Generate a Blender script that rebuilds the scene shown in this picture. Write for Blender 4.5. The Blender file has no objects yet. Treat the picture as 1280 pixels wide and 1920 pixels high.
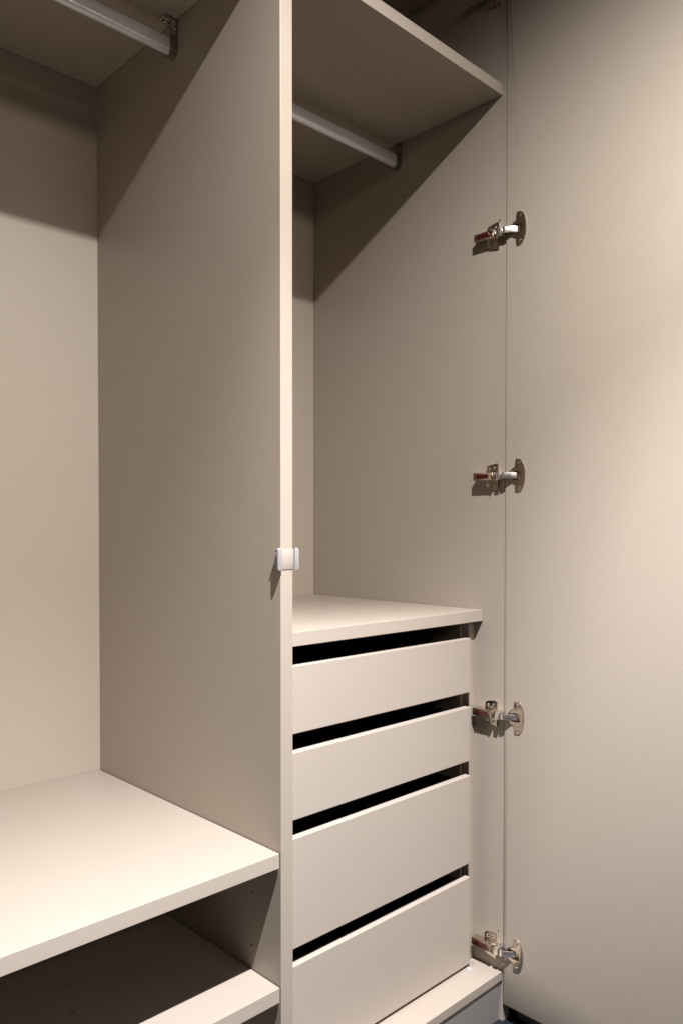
import bpy, bmesh, math, random
from mathutils import Vector, Matrix
random.seed(7)
scene = bpy.context.scene

# ------------------------------------------------------------------ camera
cam_d = bpy.data.cameras.new('camera')
cam = bpy.data.objects.new('camera', cam_d)
scene.collection.objects.link(cam)
cam_d.sensor_fit = 'HORIZONTAL'
cam_d.sensor_width = 36.0
cam_d.lens = 36.0 * 1469.327 / 1280.0
cam_d.shift_x = -(744.006 - 640.0) / 1280.0
cam_d.shift_y = (1018.693 - 960.0) / 1280.0
cam_d.clip_start = 0.02
cam_d.clip_end = 50.0
r_, u_, f_ = Vector((.69224, -.72166, .00168)), Vector((.01258, .01439, .99982)), Vector((.72156, .69209, -.01904))
cam.matrix_world = Matrix(((r_.x, u_.x, -f_.x, -.7101), (r_.y, u_.y, -f_.y, -.9167), (r_.z, u_.z, -f_.z, 1.06), (0, 0, 0, 1)))
scene.camera = cam

# ------------------------------------------------------------------ world and lamp
world = bpy.data.worlds.new('World')
scene.world = world
world.use_nodes = True
bg = world.node_tree.nodes['Background']
bg.inputs['Color'].default_value = (1.0, .97, .93, 1)
bg.inputs['Strength'].default_value = 0.004

# the recessed ceiling downlight just in front of the wardrobe: a strong inner beam and its weaker wide spill
for nm, watts, cone, col in (('downlight_beam', 392.0, 90, (.955, .942, 1.0)), ('downlight_spill', 166.0, 165, (.99, .932, .905))):
    ld = bpy.data.lights.new(nm, 'SPOT')
    ld.energy = watts
    ld.color = col
    ld.spot_size = math.radians(cone)
    ld.spot_blend = 1.0
    ld.shadow_soft_size = 0.0095
    lo = bpy.data.objects.new(nm, ld)
    scene.collection.objects.link(lo)
    lo.location = (-.20, -.675, 2.264)

# added broad soft fill, unseen, standing in for light bounced off the room
fd = bpy.data.lights.new('room_fill', 'AREA')
fd.shape = 'RECTANGLE'; fd.size = 2.0; fd.size_y = .4
fd.energy = 20.0
fd.color = (1.0, .82, .69)
fo = bpy.data.objects.new('room_fill', fd)
scene.collection.objects.link(fo)
fo.location = (-.25, -3.4, 2.35)
fo.rotation_euler = (math.radians(75), 0, 0)

scene.view_settings.view_transform = 'Standard'
scene.view_settings.look = 'None'
scene.view_settings.exposure = 0.10
scene.view_settings.gamma = 1.0
scene.render.engine = 'CYCLES'
scene.cycles.use_denoising = True
scene.cycles.max_bounces = 10
scene.cycles.diffuse_bounces = 6

# ------------------------------------------------------------------ materials
def new_mat(name):
    m = bpy.data.materials.new(name)
    m.use_nodes = True
    nt = m.node_tree
    return m, nt, nt.nodes['Principled BSDF']

def melamine(name, col, rough=.42, spec=.4, var=.04, grain=.02):
    m, nt, p = new_mat(name)
    N, L = nt.nodes, nt.links
    tc = N.new('ShaderNodeTexCoord')
    n1 = N.new('ShaderNodeTexNoise'); n1.inputs['Scale'].default_value = 2.3; n1.inputs['Detail'].default_value = 4
    n2 = N.new('ShaderNodeTexNoise'); n2.inputs['Scale'].default_value = 900; n2.inputs['Detail'].default_value = 2
    n3 = N.new('ShaderNodeTexNoise'); n3.inputs['Scale'].default_value = 14; n3.inputs['Detail'].default_value = 6; n3.inputs['Roughness'].default_value = .65
    for n in (n1, n2, n3): L.new(tc.outputs['Object'], n.inputs['Vector'])
    a = N.new('ShaderNodeMath'); a.operation = 'MULTIPLY_ADD'; a.inputs[1].default_value = var; a.inputs[2].default_value = 1 - var / 2
    L.new(n1.outputs['Fac'], a.inputs[0])
    a2 = N.new('ShaderNodeMath'); a2.operation = 'MULTIPLY_ADD'; a2.inputs[1].default_value = .025
    L.new(n3.outputs['Fac'], a2.inputs[0]); L.new(a.outputs[0], a2.inputs[2])
    b = N.new('ShaderNodeMath'); b.operation = 'MULTIPLY_ADD'; b.inputs[1].default_value = grain
    L.new(n2.outputs['Fac'], b.inputs[0]); L.new(a2.outputs[0], b.inputs[2])
    mx = N.new('ShaderNodeMix'); mx.data_type = 'RGBA'; mx.blend_type = 'MULTIPLY'; mx.inputs['Factor'].default_value = 1
    mx.inputs['A'].default_value = (*col, 1)
    L.new(b.outputs[0], mx.inputs['B']); L.new(mx.outputs['Result'], p.inputs['Base Color'])
    rr = N.new('ShaderNodeMath'); rr.operation = 'MULTIPLY_ADD'; rr.inputs[1].default_value = .24; rr.inputs[2].default_value = rough - .12
    L.new(n3.outputs['Fac'], rr.inputs[0]); L.new(rr.outputs[0], p.inputs['Roughness'])
    bp = N.new('ShaderNodeBump'); bp.inputs['Strength'].default_value = .05; bp.inputs['Distance'].default_value = .0006
    L.new(n2.outputs['Fac'], bp.inputs['Height']); L.new(bp.outputs['Normal'], p.inputs['Normal'])
    p.inputs['Specular IOR Level'].default_value = spec
    return m

def metal(name, col, rough, var=.08):
    m, nt, p = new_mat(name)
    N, L = nt.nodes, nt.links
    tc = N.new('ShaderNodeTexCoord')
    n = N.new('ShaderNodeTexNoise'); n.inputs['Scale'].default_value = 120; n.inputs['Detail'].default_value = 5
    L.new(tc.outputs['Object'], n.inputs['Vector'])
    rr = N.new('ShaderNodeMath'); rr.operation = 'MULTIPLY_ADD'; rr.inputs[1].default_value = var * 2; rr.inputs[2].default_value = rough - var
    L.new(n.outputs['Fac'], rr.inputs[0]); L.new(rr.outputs[0], p.inputs['Roughness'])
    p.inputs['Base Color'].default_value = (*col, 1)
    p.inputs['Metallic'].default_value = 1
    return m

def plain(name, col, rough=.5, spec=.4):
    m = melamine(name, col, rough, spec, .08, .04)
    return m

BEIGE = melamine('beige_melamine', (.352, .306, .252))
EDGE = melamine('beige_lit_edge', (.40, .352, .295), .36)  # beige lightened to make up for light the shelf fronts lack
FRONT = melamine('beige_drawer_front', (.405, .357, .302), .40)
SHELF_DIM = melamine('beige_shelf_dimmed', (.318, .277, .231))  # beige darkened to tone down strong light on the lower left shelves
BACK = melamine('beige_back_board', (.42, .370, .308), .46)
GREY = melamine('grey_melamine', (.27,.262,.25), .45)
BLACK = plain('drawer_shade_black', (.012, .012, .013), .5, .3)  # near-black: shade inside the drawers is put into the colour
NICKEL = metal('nickel', (.64, .57, .48), .22)
BRIGHT = metal('bright_zinc', (.86, .83, .77), .36)
ALU = metal('satin_aluminium', (.86, .90, .97), .34, .015)
ALU.node_tree.nodes['Principled BSDF'].inputs['Metallic'].default_value = .62
DARKN = metal('dark_nickel', (.36, .33, .30), .16, .04)
TAB = metal('polished_nickel', (.86, .83, .78), .14, .04)
STEEL = metal('screw_steel', (.66, .63, .58), .25)
RED = plain('dark_red_print', (.055, .005, .006), .2, .6)
WHITE = plain('white_plastic', (.272, .260, .252), .35, .5)
CREAM = plain('cream_plastic', (.350, .306, .254), .35, .5)
HOLE = plain('hole_dark', (.05, .042, .034), .8, .1)  # painted shade for pin holes and screw recesses
FLOORM = plain('navy_floor', (.010, .0135, .019), .45, .4)
WALLM = plain('dark_wall', (.09, .092, .095), .7, .3)
SPECK = plain('brown_dust', (.20, .17, .135), .9, .1)
m, nt, p = new_mat('clear_plastic')
p.inputs['Base Color'].default_value = (.95, .97, .98, 1)
p.inputs['Roughness'].default_value = .08
p.inputs['Transmission Weight'].default_value = .6
p.inputs['IOR'].default_value = 1.46
CLEAR = m

# ------------------------------------------------------------------ helpers
def mesh_obj(name, me, mat, parent=None, loc=(0, 0, 0)):
    o = bpy.data.objects.new(name, me)
    scene.collection.objects.link(o)
    o.location = loc
    if mat is not None and not me.materials: me.materials.append(mat)
    if parent is not None: o.parent = parent
    return o

def smooth(me, ang=35):
    for q in me.polygons: q.use_smooth = True
    try: me.set_sharp_from_angle(angle=math.radians(ang))
    except Exception: pass

def bm_box(bm, lo_, hi_, bev=0.0, seg=2):
    d = bmesh.ops.create_cube(bm, size=1.0)
    vs = d['verts']
    for v in vs:
        v.co = Vector([(lo_[i] + hi_[i]) / 2 + v.co[i] * (hi_[i] - lo_[i]) for i in range(3)])
    if bev > 0:
        es = list({e for v in vs for e in v.link_edges})
        bmesh.ops.bevel(bm, geom=es, offset=bev, segments=seg, profile=.5, affect='EDGES')

def bm_prism(bm, pts, axis, a, b):
    """extrude a polygon (pts in the two remaining axes, in order) along axis from a to b"""
    def mk(q, t):
        return {'x': (t, q[0], q[1]), 'y': (q[0], t, q[1]), 'z': (q[0], q[1], t)}[axis]
    v0 = [bm.verts.new(mk(q, a)) for q in pts]
    v1 = [bm.verts.new(mk(q, b)) for q in pts]
    n = len(pts)
    bm.faces.new(v0); bm.faces.new(v1[::-1])
    for i in range(n): bm.faces.new((v0[i], v1[i], v1[(i + 1) % n], v0[(i + 1) % n]))
    bmesh.ops.recalc_face_normals(bm, faces=bm.faces[:])

def bm_cyl(bm, c, r, axis, a, b, seg=24, r2=None):
    r2 = r if r2 is None else r2
    def mk(x, y, t):
        return {'x': (t, c[0] + x, c[1] + y), 'y': (c[0] + x, t, c[1] + y), 'z': (c[0] + x, c[1] + y, t)}[axis]
    cs = [(math.cos(2 * math.pi * i / seg), math.sin(2 * math.pi * i / seg)) for i in range(seg)]
    v0 = [bm.verts.new(mk(x * r, y * r, a)) for x, y in cs]
    v1 = [bm.verts.new(mk(x * r2, y * r2, b)) for x, y in cs]
    bm.faces.new(v0); bm.faces.new(v1[::-1])
    for i in range(seg): bm.faces.new((v0[i], v1[i], v1[(i + 1) % seg], v0[(i + 1) % seg]))
    bmesh.ops.recalc_face_normals(bm, faces=bm.faces[:])

def to_mesh(name, fn, sm=True):
    bm = bmesh.new(); fn(bm)
    me = bpy.data.meshes.new(name); bm.to_mesh(me); bm.free()
    if sm: smooth(me)
    return me

def boolean(me, cutters, op='DIFFERENCE'):
    o = bpy.data.objects.new('tmp', me); scene.collection.objects.link(o)
    tmp = [o]
    for c in cutters:
        k = bpy.data.objects.new('tmp_cut', c); scene.collection.objects.link(k); tmp.append(k)
        md = o.modifiers.new('b', 'BOOLEAN'); md.object = k; md.operation = op; md.solver = 'EXACT'
    dg = bpy.context.evaluated_depsgraph_get()
    out = bpy.data.meshes.new_from_object(o.evaluated_get(dg))
    for t in tmp: bpy.data.objects.remove(t)
    smooth(out)
    return out

ROOT = Vector((-.03, .29, .075))
def board(name, lo_, hi_, mat, parent, bev=.0007, label=None, base=None, lit_front=False):
    """one board as its own mesh, its origin at its own centre"""
    lo_, hi_ = Vector(lo_), Vector(hi_)
    c = (lo_ + hi_) / 2
    me = to_mesh(name, lambda bm: bm_box(bm, lo_ - c, hi_ - c, bev), False)
    if lit_front:  # front face takes the lightened beige, brightness painted in
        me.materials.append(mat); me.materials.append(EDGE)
        for q in me.polygons:
            if q.normal.y < -.9: q.material_index = 1
    o = mesh_obj(name, me, mat, parent, c - (ROOT if base is None else base))
    if label: o['label'] = label
    return o

def thing(o, label, cat, group=None):
    o['label'] = label; o['category'] = cat
    if group: o['group'] = group
    return o

# ------------------------------------------------------------------ setting: floor and the wall behind the open door
FZ = .075
fl = mesh_obj('floor', to_mesh('floor', lambda bm: bm_box(bm, (-2.4, -2.6, -.05), (2.4, 1.2, 0))), FLOORM, None, (0, 0, FZ)); fl['kind'] = 'structure'
wl = mesh_obj('wall', to_mesh('wall', lambda bm: bm_box(bm, (.603, -1.1, .0), (.70, -.012, 2.45))), WALLM, None, (0, 0, FZ)); wl['kind'] = 'structure'
sk = mesh_obj('skirting_board', to_mesh('skirting_board', lambda bm: bm_box(bm, (.5805, -1.1, .001), (.6028, -.0135, .095), .002)), WALLM, wl)

# ------------------------------------------------------------------ wardrobe
W = bpy.data.objects.new('wardrobe', None); scene.collection.objects.link(W); W.location = ROOT
thing(W, 'beige fitted wardrobe with its door open, shelves, hanging rails and four drawers', 'wardrobe')

XR, YB = .5527, .5793
TOPZ = 2.176
Xl = -.64                                                    # inner face of the far left side, out of the frame
G = .0009                                                    # joints
board('divider', (0, 0, FZ), (.0222, YB, TOPZ), BEIGE, W)
board('side_panel', (XR, .0008, FZ), (XR + .0222, YB + .02, TOPZ + .022), BEIGE, W)
board('side_panel', (Xl - .0222, .0008, FZ), (Xl, YB + .02, TOPZ + .022), BEIGE, W)
board('top_panel', (Xl + G, .002, TOPZ + .0005), (XR - G, YB, TOPZ + .022), BEIGE, W)
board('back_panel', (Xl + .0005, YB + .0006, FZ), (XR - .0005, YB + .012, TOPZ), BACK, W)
board('shelf', (Xl + G, -.0004, 1.9196), (-G, YB - G, 1.9416), BEIGE, W, lit_front=True, label='upper shelf of the left bay above the hanging rail')
board('shelf', (.0222 + G, .0098, 1.910), (XR - G, YB - G, 1.9321), BEIGE, W, lit_front=True, label='upper shelf of the narrow right bay above the hanging rail')
board('shelf', (Xl + G, .0018, .5571), (-.0016, YB - G, .5796), SHELF_DIM, W, lit_front=True, label='wide lower shelf of the left bay')
board('shelf', (Xl + G, .0011, .3569), (-.0016, YB - G, .3793), SHELF_DIM, W, lit_front=True, label='lowest shelf in view, mostly in shadow under the shelf above')
board('shelf', (.0222 + G, .0533, .8728), (XR - G, YB - G, .8957), BEIGE, W, lit_front=True, label='top board over the four drawers')
board('base_board', (.0222 + G, .0007, .1593), (XR - .0012, YB - G, .1770), BEIGE, W)
board('base_board', (Xl + G, .0007, .1593), (-G, YB - G, .1770), BEIGE, W)
def plinth(x0, x1):
    c = Vector(((x0 + x1) / 2, .0, .1216))
    def f(bm):
        bm_prism(bm, [(.0105, -.0464), (.0035, .0352), (.0195, .0352), (.0265, -.0464)], 'x', x0 - c.x, x1 - c.x)
    mesh_obj('plinth', to_mesh('plinth', f), GREY, W, c - ROOT)
plinth(.0222 + G, XR - .0006)
plinth(Xl + G, -G)

# filler and carcass side of the drawer stack
board('filler_strip', (.5336, .0745, .1775), (XR - .0006, .0925, .8723), BEIGE, W)
board('filler_strip', (.0228, .0745, .1775), (.0405, .0925, .8723), BEIGE, W)
board('drawer_side', (.5300, .0929, .1775), (XR - .0006, .555, .8723), BEIGE, W)
board('drawer_side', (.0228, .0929, .1775), (.0441, .555, .8723), BEIGE, W)
# drawers
DR = [(.7324, .8407, 'top drawer, directly under the drawer cabinet top'), (.5943, .7024, 'second drawer from the top'),
      (.3872, .5647, 'third drawer from the top, deep'), (.1835, .3591, 'deep bottom drawer above the base board')]
for z0, z1, lab in DR:
    lo_, hi_ = Vector((.0236, .0580, z0)), Vector((.5195, .0732, z1))
    c = (lo_ + hi_) / 2
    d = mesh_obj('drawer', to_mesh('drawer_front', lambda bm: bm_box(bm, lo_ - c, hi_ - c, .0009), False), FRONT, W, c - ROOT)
    d['label'] = lab
    x0, x1, y0, y1 = .0470, .5270, .0736, .52
    zb, zt = z0 + .012, z1 - .018
    for nm, a, b in (('drawer_wall', (x0, y0, zb), (x0 + .013, y1, zt)), ('drawer_wall', (x1 - .013, y0, zb), (x1, y1, zt)),
                     ('drawer_back', (x0 + .0132, y1 - .014, zb), (x1 - .0132, y1, zt)), ('drawer_bottom', (x0 + .0132, y0, zb), (x1 - .0132, y1 - .0142, zb + .012))):
        board(nm, a, b, BLACK, d, .0004, base=c)
    board('drawer_shade_sheet', (x0 + .0132, .0736, zb + .0122), (x1 - .0132, .0748, z1 - .003), BLACK, d, .0002, base=c)  # added black sheet, paints shade over the back of the drawer front
# black sheet added behind the drawers, its colour stands in for the gaps' shade
board('drawer_shade_back', (.0446, .545, .1785), (.5296, .552, .8715), BLACK, W)

# ------------------------------------------------------------------ door with hinge pockets
XD = .5485
DY = -.0036
HZ = [1.6385, 1.1632, .6910, .2230, 2.1125]
def door():
    c = Vector((XD + .0105, -.30, 1.152))
    me = to_mesh('door', lambda bm: bm_box(bm, Vector((XD, -.600, .114)) - c, Vector((XD + .021, -.0032, 2.19)) - c, .0008), False)
    cut = [to_mesh('c', lambda bm: bm_cyl(bm, (-.0255 + DY - c.y, z - c.z), .0164, 'x', XD - .01 - c.x, XD + .0125 - c.x, 32)) for z in HZ]
    me = boolean(me, cut)
    mesh_obj('door', me, BEIGE, W, c - ROOT)
door()

# ------------------------------------------------------------------ hinges (origin on the side panel at the hinge height, -x is outwards)
def arc(cx, cy, r, a0, a1, n):
    return [(cx + r * math.cos(math.radians(a0 + (a1 - a0) * i / n)), cy + r * math.sin(math.radians(a0 + (a1 - a0) * i / n))) for i in range(n + 1)]

def f_arm(bm):          # channel profile in (x outwards negative, y) extruded in z, then the side cheeks
    h = .0074
    bm_prism(bm, [(-.0046, .064), (-.0185, .0652), (-.0200, .0640), (-.0200, .0222), (-.0212, .0205), (-.0212, .0172), (-.0196, .0160), (-.0140, .0155),
                  (-.0140, .0090), (-.0046, .0090)], 'z', -h, h)
    bmesh.ops.bevel(bm, geom=[e for e in bm.edges if abs(e.verts[0].co.z - e.verts[1].co.z) < 1e-6], offset=.0008, segments=2, affect='EDGES', profile=.5)
def f_block(bm):
    bm_box(bm, (-.0205, -.0008, -.0072), (-.0050, .0086, .0072), .0010)
def f_axle(bm):
    bm_box(bm, (-.0165, -.0062, -.0060), (-.0060, -.0010, .0060), .0010)
    bm_cyl(bm, (-.0135, -.0045), .0022, 'z', -.0072, .0072, 14)
def f_plate(bm):
    pts = [(.0440, .0060), (.0440, .0175), (.0405, .0218), (.0330, .0238), (.0165, .0262), (.0150, .0250), (.0150, .0080), (.0060, .0075), (.0060, -.0075),
           (.0150, -.0080), (.0150, -.0250), (.0165, -.0262), (.0330, -.0238), (.0405, -.0218), (.0440, -.0175), (.0440, -.0060), (.0520, -.0055), (.0520, .0055)]
    bm_prism(bm, pts, 'x', -.0042, -.0001)
    top = [e for e in bm.edges if e.verts[0].co.x < -.004 and e.verts[1].co.x < -.004]
    bmesh.ops.bevel(bm, geom=top, offset=.0007, segments=2, affect='EDGES', profile=.5)
def f_screw(bm):        # pan head with a cross recess
    bm_cyl(bm, (0, 0), .0036, 'x', -.0001, -.0010, 18, .0034)
    bm_cyl(bm, (0, 0), .0034, 'x', -.0010, -.0018, 18, .0018)
def f_recess(bm):
    bm_box(bm, (-.0021, -.0016, -.0004), (-.0017, .0016, .0004))
    bm_box(bm, (-.00205, -.0004, -.0016), (-.00165, .0004, .0016))
def f_strip(bm):
    bm_box(bm, (-.0206, .0280, -.0043), (-.0198, .0570, .0043), .0002)
def f_link(bm):         # gooseneck from the axle into the cup
    h = .0058
    bm_prism(bm, [(-.0195, -.0045), (-.0190, -.0100), (-.0120, -.0235), (-.0050, -.0300), (.0000, -.0312), (.0000, -.0280), (-.0044, -.0270), (-.0102, -.0205), (-.0155, -.0095), (-.0160, -.0045)], 'z', -h, h)
    bmesh.ops.bevel(bm, geom=[e for e in bm.edges], offset=.0005, segments=2, affect='EDGES', profile=.5)
def f_link2(bm):
    bm_prism(bm, [(-.0100, -.0040), (-.0090, -.0115), (-.0030, -.0205), (.0015, -.0222), (.0015, -.0195), (-.0020, -.0180), (-.0060, -.0085), (-.0070, -.0040)], 'z', -.0040, .0040)
def f_pin(bm):
    bm_cyl(bm, (-.0130, 0.0), .0016, 'y', -.0131, -.0125, 14)
def make_cup():
    XO = XD - XR
    def body(bm):
        pts = [(-.0243, -.0312)] + arc(-.0255, 0, .0166, -80, 80, 18) + [(-.0243, .0312), (-.0262, .0322), (-.0335, .0322)]
        pts += [(-.0388, .0292), (-.0425, .0235), (-.0452, .0165), (-.0468, .0090), (-.0473, .0), (-.0468, -.0090), (-.0452, -.0165), (-.0425, -.0235), (-.0388, -.0292), (-.0335, -.0322), (-.0262, -.0322)]
        pts = [(a + DY, b) for a, b in pts]
        bm_prism(bm, pts, 'x', XO - .0019, XO - .0001)
        top = [e for e in bm.edges if e.verts[0].co.x < XO - .0015 and e.verts[1].co.x < XO - .0015]
        bmesh.ops.bevel(bm, geom=top, offset=.0006, segments=2, affect='EDGES', profile=.5)
    me = to_mesh('hinge_cup', body)
    cyl = to_mesh('c', lambda bm: bm_cyl(bm, (-.0255 + DY, 0), .0155, 'x', XO - .0010, XO + .0115, 32))
    me = boolean(me, [cyl], 'UNION')
    pocket = to_mesh('c', lambda bm: bm_box(bm, (XO - .01, -.0385 + DY, -.0088), (XO + .0102, -.0135 + DY, .0088), .0025))
    return boolean(me, [pocket])

H = {k: to_mesh(k, f) for k, f in dict(arm=f_arm, block=f_block, axle=f_axle, plate=f_plate, screw=f_screw, recess=f_recess, strip=f_strip, link=f_link, link2=f_link2, pin=f_pin).items()}
H['cup'] = make_cup()
for k, mt in dict(arm=NICKEL, block=BRIGHT, axle=DARKN, plate=NICKEL, screw=STEEL, recess=HOLE, strip=RED, link=BRIGHT, link2=DARKN, pin=HOLE, cup=NICKEL).items():
    H[k].materials.append(mt)
# cross recess joined to its screw head as a second material
def join_screw():
    bm = bmesh.new(); bm.from_mesh(H['screw']); n = len(bm.faces)
    bm.from_mesh(H['recess'])
    bm.faces.ensure_lookup_table()
    for i in range(n, len(bm.faces)): bm.faces[i].material_index = 1
    me = bpy.data.meshes.new('screw'); bm.to_mesh(me); bm.free()
    me.materials.append(STEEL); me.materials.append(HOLE); smooth(me)
    return me
H['screw'] = join_screw()
HL = ['hinge below the hanging rail, at the upper end of the door', 'hinge in the middle, between the upper shelf and the drawers', 'hinge beside the second drawer',
      'lowest hinge, just over the base board', 'topmost hinge, cut off by the top of the picture']
for z, lab in zip(HZ, HL):
    o = mesh_obj('hinge', H['arm'], None, W, Vector((XR, 0, z)) - ROOT)
    o['label'] = lab
    for nm, k in (('mounting_plate', 'plate'), ('locking_block', 'block'), ('axle', 'axle'), ('red_strip', 'strip'), ('link_arm', 'link'), ('link_arm', 'link2'), ('rivet', 'pin'), ('hinge_cup', 'cup')):
        mesh_obj(nm, H[k], None, o)
    for y, zz, s in ((.0375, .0145, 1), (.0375, -.0145, 1), (.0235, .0168, .7), (.0235, -.0168, .7)):
        q = mesh_obj('screw', H['screw'], None, o, (-.0041, y, zz)); q.scale = (1, s, s); q.rotation_euler.x = random.uniform(0, 1.5)
    for zz in (.0245, -.0245):
        q = mesh_obj('screw', H['screw'], None, o, (XD - XR - .0018, -.0325 + DY, zz)); q.scale = (.7, 1, 1); q.rotation_euler.x = random.uniform(0, 1.5)
# spare screws beside the hinges
for y, z in ((.0149, 1.6674), (.0160, 1.1298), (.0103, .2555)):
    q = mesh_obj('screw', H['screw'], None, W, Vector((XR - .00005, y, z)) - ROOT); q.scale = (.5, .65, .65)

# ------------------------------------------------------------------ hanging rails
def oval(hw, hh, n=14, flute=.00012):
    """upright stadium outline in (y, z); flutes on both flat faces"""
    s = hh - hw
    pts = arc(0, s, hw, 0, 180, n)
    if flute:
        k = 13
        for i in range(1, k * 2):
            z = s - 2 * s * i / (k * 2)
            pts.append((-hw + (flute if i % 2 else 0), z))
    pts += arc(0, -s, hw, 180, 360, n)
    if flute:
        for i in range(1, k * 2):
            z = -s + 2 * s * i / (k * 2)
            pts.append((hw - (flute if i % 2 else 0), z))
    return pts
def rail(x0, x1, y, z, lab, flute):
    c = Vector(((x0 + x1) / 2, y, z))
    me = to_mesh('clothes_rail', lambda bm: bm_prism(bm, oval(.0078, .0152, 14, flute), 'x', x0 - c.x, x1 - c.x))
    o = mesh_obj('clothes_rail', me, ALU, W, c - ROOT)
    o['label'] = lab
    for a, b in ((x0 - .0002, x0 + .0022), (x1 - .0022, x1 + .0002)):
        mesh_obj('end_collar', to_mesh('end_collar', lambda bm: bm_prism(bm, oval(.0084, .0158, flute=0), 'x', a - c.x, b - c.x)), BRIGHT, o)
    return o, c
def f_bracket(bm, sgn):     # origin on the panel at the rail centre; sgn -1 = grows to -x
    X = lambda t: sgn * t
    pts = [(.0108, .0425), (.0108, -.0075)] + [(q[0], q[1]) for q in arc(0, -.0075, .0108, 0, -180, 14)][1:] + [(-.0108, .0425)]
    bm_prism(bm, pts, 'x', min(X(.0001), X(.0026)), max(X(.0001), X(.0026)))
    out = arc(0, -.0075, .0108, 0, -180, 16)
    inn = arc(0, -.0075, .0082, -180, 0, 16)
    u = [(.0108, .0150)] + out + [(-.0108, .0150), (-.0082, .0150)] + inn + [(.0082, .0150)]
    bm_prism(bm, u, 'x', min(X(.0026), X(.0135)), max(X(.0026), X(.0135)))
def f_tab(bm, sgn):         # flat tab with a slot, screwed up under the shelf
    X = lambda t: sgn * t
    for a, b in (((.0027, -.0100), (.0245, -.0052)), ((.0027, .0052), (.0245, .0100)), ((.0205, -.0051), (.0245, .0051)), ((.0027, -.0051), (.0065, .0051))):
        bm_box(bm, (min(X(a[0]), X(b[0])), a[1], .0395), (max(X(a[0]), X(b[0])), b[1], .0423), .0006)
def f_tabscrew(bm, sgn):
    bm_cyl(bm, (sgn * .0135, 0), .0046, 'z', .0420, .0375, 18, .0026)
def bracket(x, y, z, sgn, parent, base):
    o = mesh_obj('rail_bracket', to_mesh('rail_bracket', lambda bm: f_bracket(bm, sgn)), DARKN, parent, Vector((x, y, z)) - base)
    # the slotted tab and its screw are joined to the bracket as one sub-part, in brighter metal
    bm = bmesh.new(); bm.from_mesh(o.data); n = len(bm.faces)
    f_tab(bm, sgn); f_tabscrew(bm, sgn)
    bm.faces.ensure_lookup_table()
    for q in range(n, len(bm.faces)): bm.faces[q].material_index = 1
    bm.to_mesh(o.data); bm.free()
    o.data.materials.append(TAB)
    return o
rl, c = rail(Xl + .004, -.0040, .2905, 1.8752, 'ribbed oval hanging rail of the left bay', .00014)
bracket(0, .2905, 1.8752, -1, rl, c); bracket(Xl, .2905, 1.8752, 1, rl, c)
rr, c = rail(.0262, XR - .0040, .2940, 1.8706, 'smooth oval hanging rail of the right bay', 0)
bracket(XR, .2940, 1.8706, -1, rr, c); bracket(.0222, .2940, 1.8706, 1, rr, c)

# ------------------------------------------------------------------ catch on the divider edge
cz = 1.0140
cb = Vector((.0111, -.002, cz))
dc = mesh_obj('door_catch', to_mesh('door_catch', lambda bm: bm_box(bm, (-.0110, .0012, -.0150), (.0110, .0019, .0150), .0002)), CREAM, W, cb - ROOT)
def wing(bm, sgn):
    w0, w1, h, r = (.0112, .0182, .0168, .0030) if sgn < 0 else (.0126, .0203, .0168, .0034)
    pts = [(w0, -h)] + arc(w1 - r, -h + r, r, -90, 0, 6) + arc(w1 - r, h - r, r, 0, 90, 6) + [(w0, h)]
    bm_prism(bm, [(sgn * a, b) for a, b in pts], 'y', -.0022, .0016)
    rim = [e for e in bm.edges if e.verts[0].co.y < -.002 and e.verts[1].co.y < -.002]
    bmesh.ops.bevel(bm, geom=rim, offset=.0009, segments=3, affect='EDGES', profile=.5)
    a, b = sorted((sgn * .0114, sgn * (.0136 if sgn < 0 else .0130)))
    bm_box(bm, (a, .0014, -.0150), (b, .0085, .0150), .0004)
mesh_obj('catch_wing', to_mesh('catch_wing', lambda bm: wing(bm, -1)), WHITE, dc)
mesh_obj('catch_wing', to_mesh('catch_wing', lambda bm: wing(bm, 1)), WHITE, dc)
q = mesh_obj('screw', H['screw'], None, dc, (-.0136, .0050, .0120)); q.scale = (2.2, .8, .8)

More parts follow.
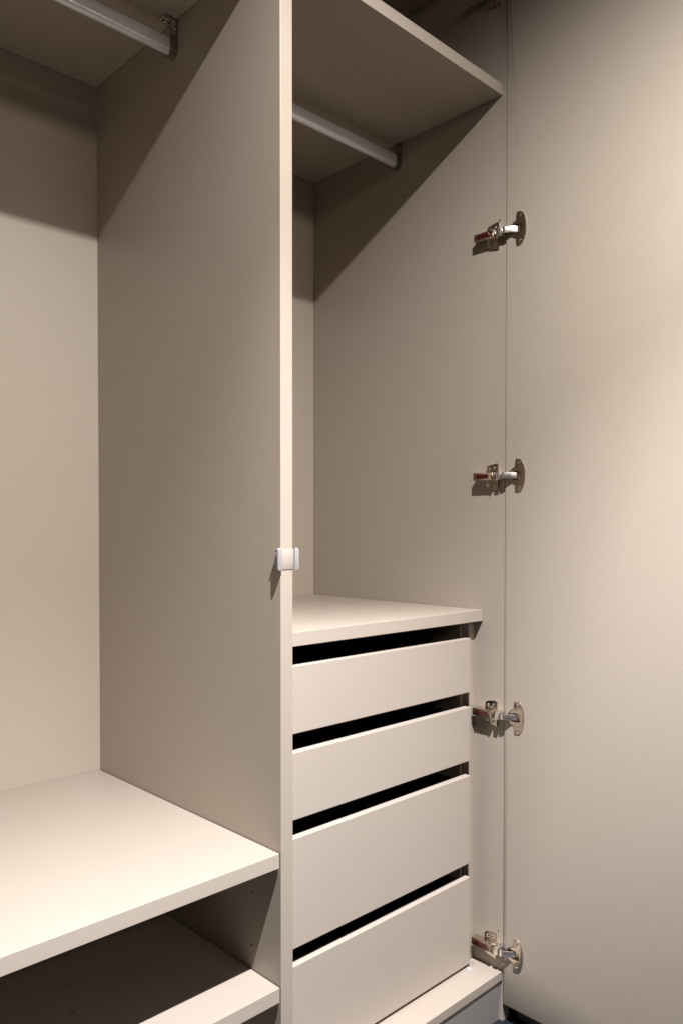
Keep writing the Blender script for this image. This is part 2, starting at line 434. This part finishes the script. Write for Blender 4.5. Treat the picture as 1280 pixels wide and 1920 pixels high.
# shelf-pin holes in the divider: rim and a dark disc painting the bore's shade
def f_pinhole(bm):
    n = 20
    ring = []
    for r, x in ((.0032, -.0001), (.0031, -.0004), (.0024, -.0004), (.0023, -.0001)):
        ring.append([bm.verts.new((x, r * math.cos(2 * math.pi * i / n), r * math.sin(2 * math.pi * i / n))) for i in range(n)])
    for a, b in zip(ring, ring[1:]):
        for i in range(n): bm.faces.new((a[i], a[(i + 1) % n], b[(i + 1) % n], b[i]))
    f = bm.faces.new(ring[-1]); f.material_index = 1
ph = to_mesh('shelf_pin_hole', f_pinhole); ph.materials.append(EDGE); ph.materials.append(HOLE)
for y, z in ((.0730, .4987), (.0732, .4156)):
    mesh_obj('shelf_pin_hole', ph, None, W, Vector((0, y, z)) - ROOT)

# ------------------------------------------------------------------ loose bits
def f_dome(bm):
    bm_cyl(bm, (0, 0), .0066, 'z', 0, .0012, 28, .0064)
    bm_cyl(bm, (0, 0), .0052, 'z', .0012, .0034, 28, .0036)
bu = mesh_obj('plastic_bumper', to_mesh('plastic_bumper', f_dome), CLEAR, None, (.5100, .0520, .1772))
thing(bu, 'small round clear plastic bumper lying on the base board in front of the bottom drawer', 'bumper')
def f_ring(bm):
    R, r, n, k = .0058, .00055, 28, 8
    g = [[bm.verts.new(((R + r * math.cos(2 * math.pi * j / k)) * math.cos(2 * math.pi * i / n), .75 * (R + r * math.cos(2 * math.pi * j / k)) * math.sin(2 * math.pi * i / n), r + r * math.sin(2 * math.pi * j / k))) for j in range(k)] for i in range(n)]
    for i in range(n):
        for j in range(k): bm.faces.new((g[i][j], g[(i + 1) % n][j], g[(i + 1) % n][(j + 1) % k], g[i][(j + 1) % k]))
ri = mesh_obj('wire_ring', to_mesh('wire_ring', f_ring), STEEL, None, (.5270, .0610, .1771))
thing(ri, 'thin bent wire ring at the right end of the bottom drawer, on the base board', 'wire ring')
def f_specks(bm):
    for x, y, r in ((-.2173, .2347, .0030), (-.1817, .1804, .0016), (-.2407, .1630, .0032), (-.111, .2352, .0020), (-.15, .30, .0012), (-.06, .20, .0010), (-.28, .26, .0014), (-.09, .14, .0009)):
        n = 9
        vs = [bm.verts.new((x + r * random.uniform(.7, 1.2) * math.cos(2 * math.pi * i / n), y + r * random.uniform(.7, 1.2) * math.sin(2 * math.pi * i / n), .0001)) for i in range(n)]
        t = bm.verts.new((x, y, .0005))
        for i in range(n): bm.faces.new((vs[i], vs[(i + 1) % n], t))
sp = mesh_obj('dust', to_mesh('dust', f_specks), SPECK, None, (0, 0, .3793))
sp['kind'] = 'stuff'; sp['label'] = 'dark specks of dust on the shaded lowest shelf'
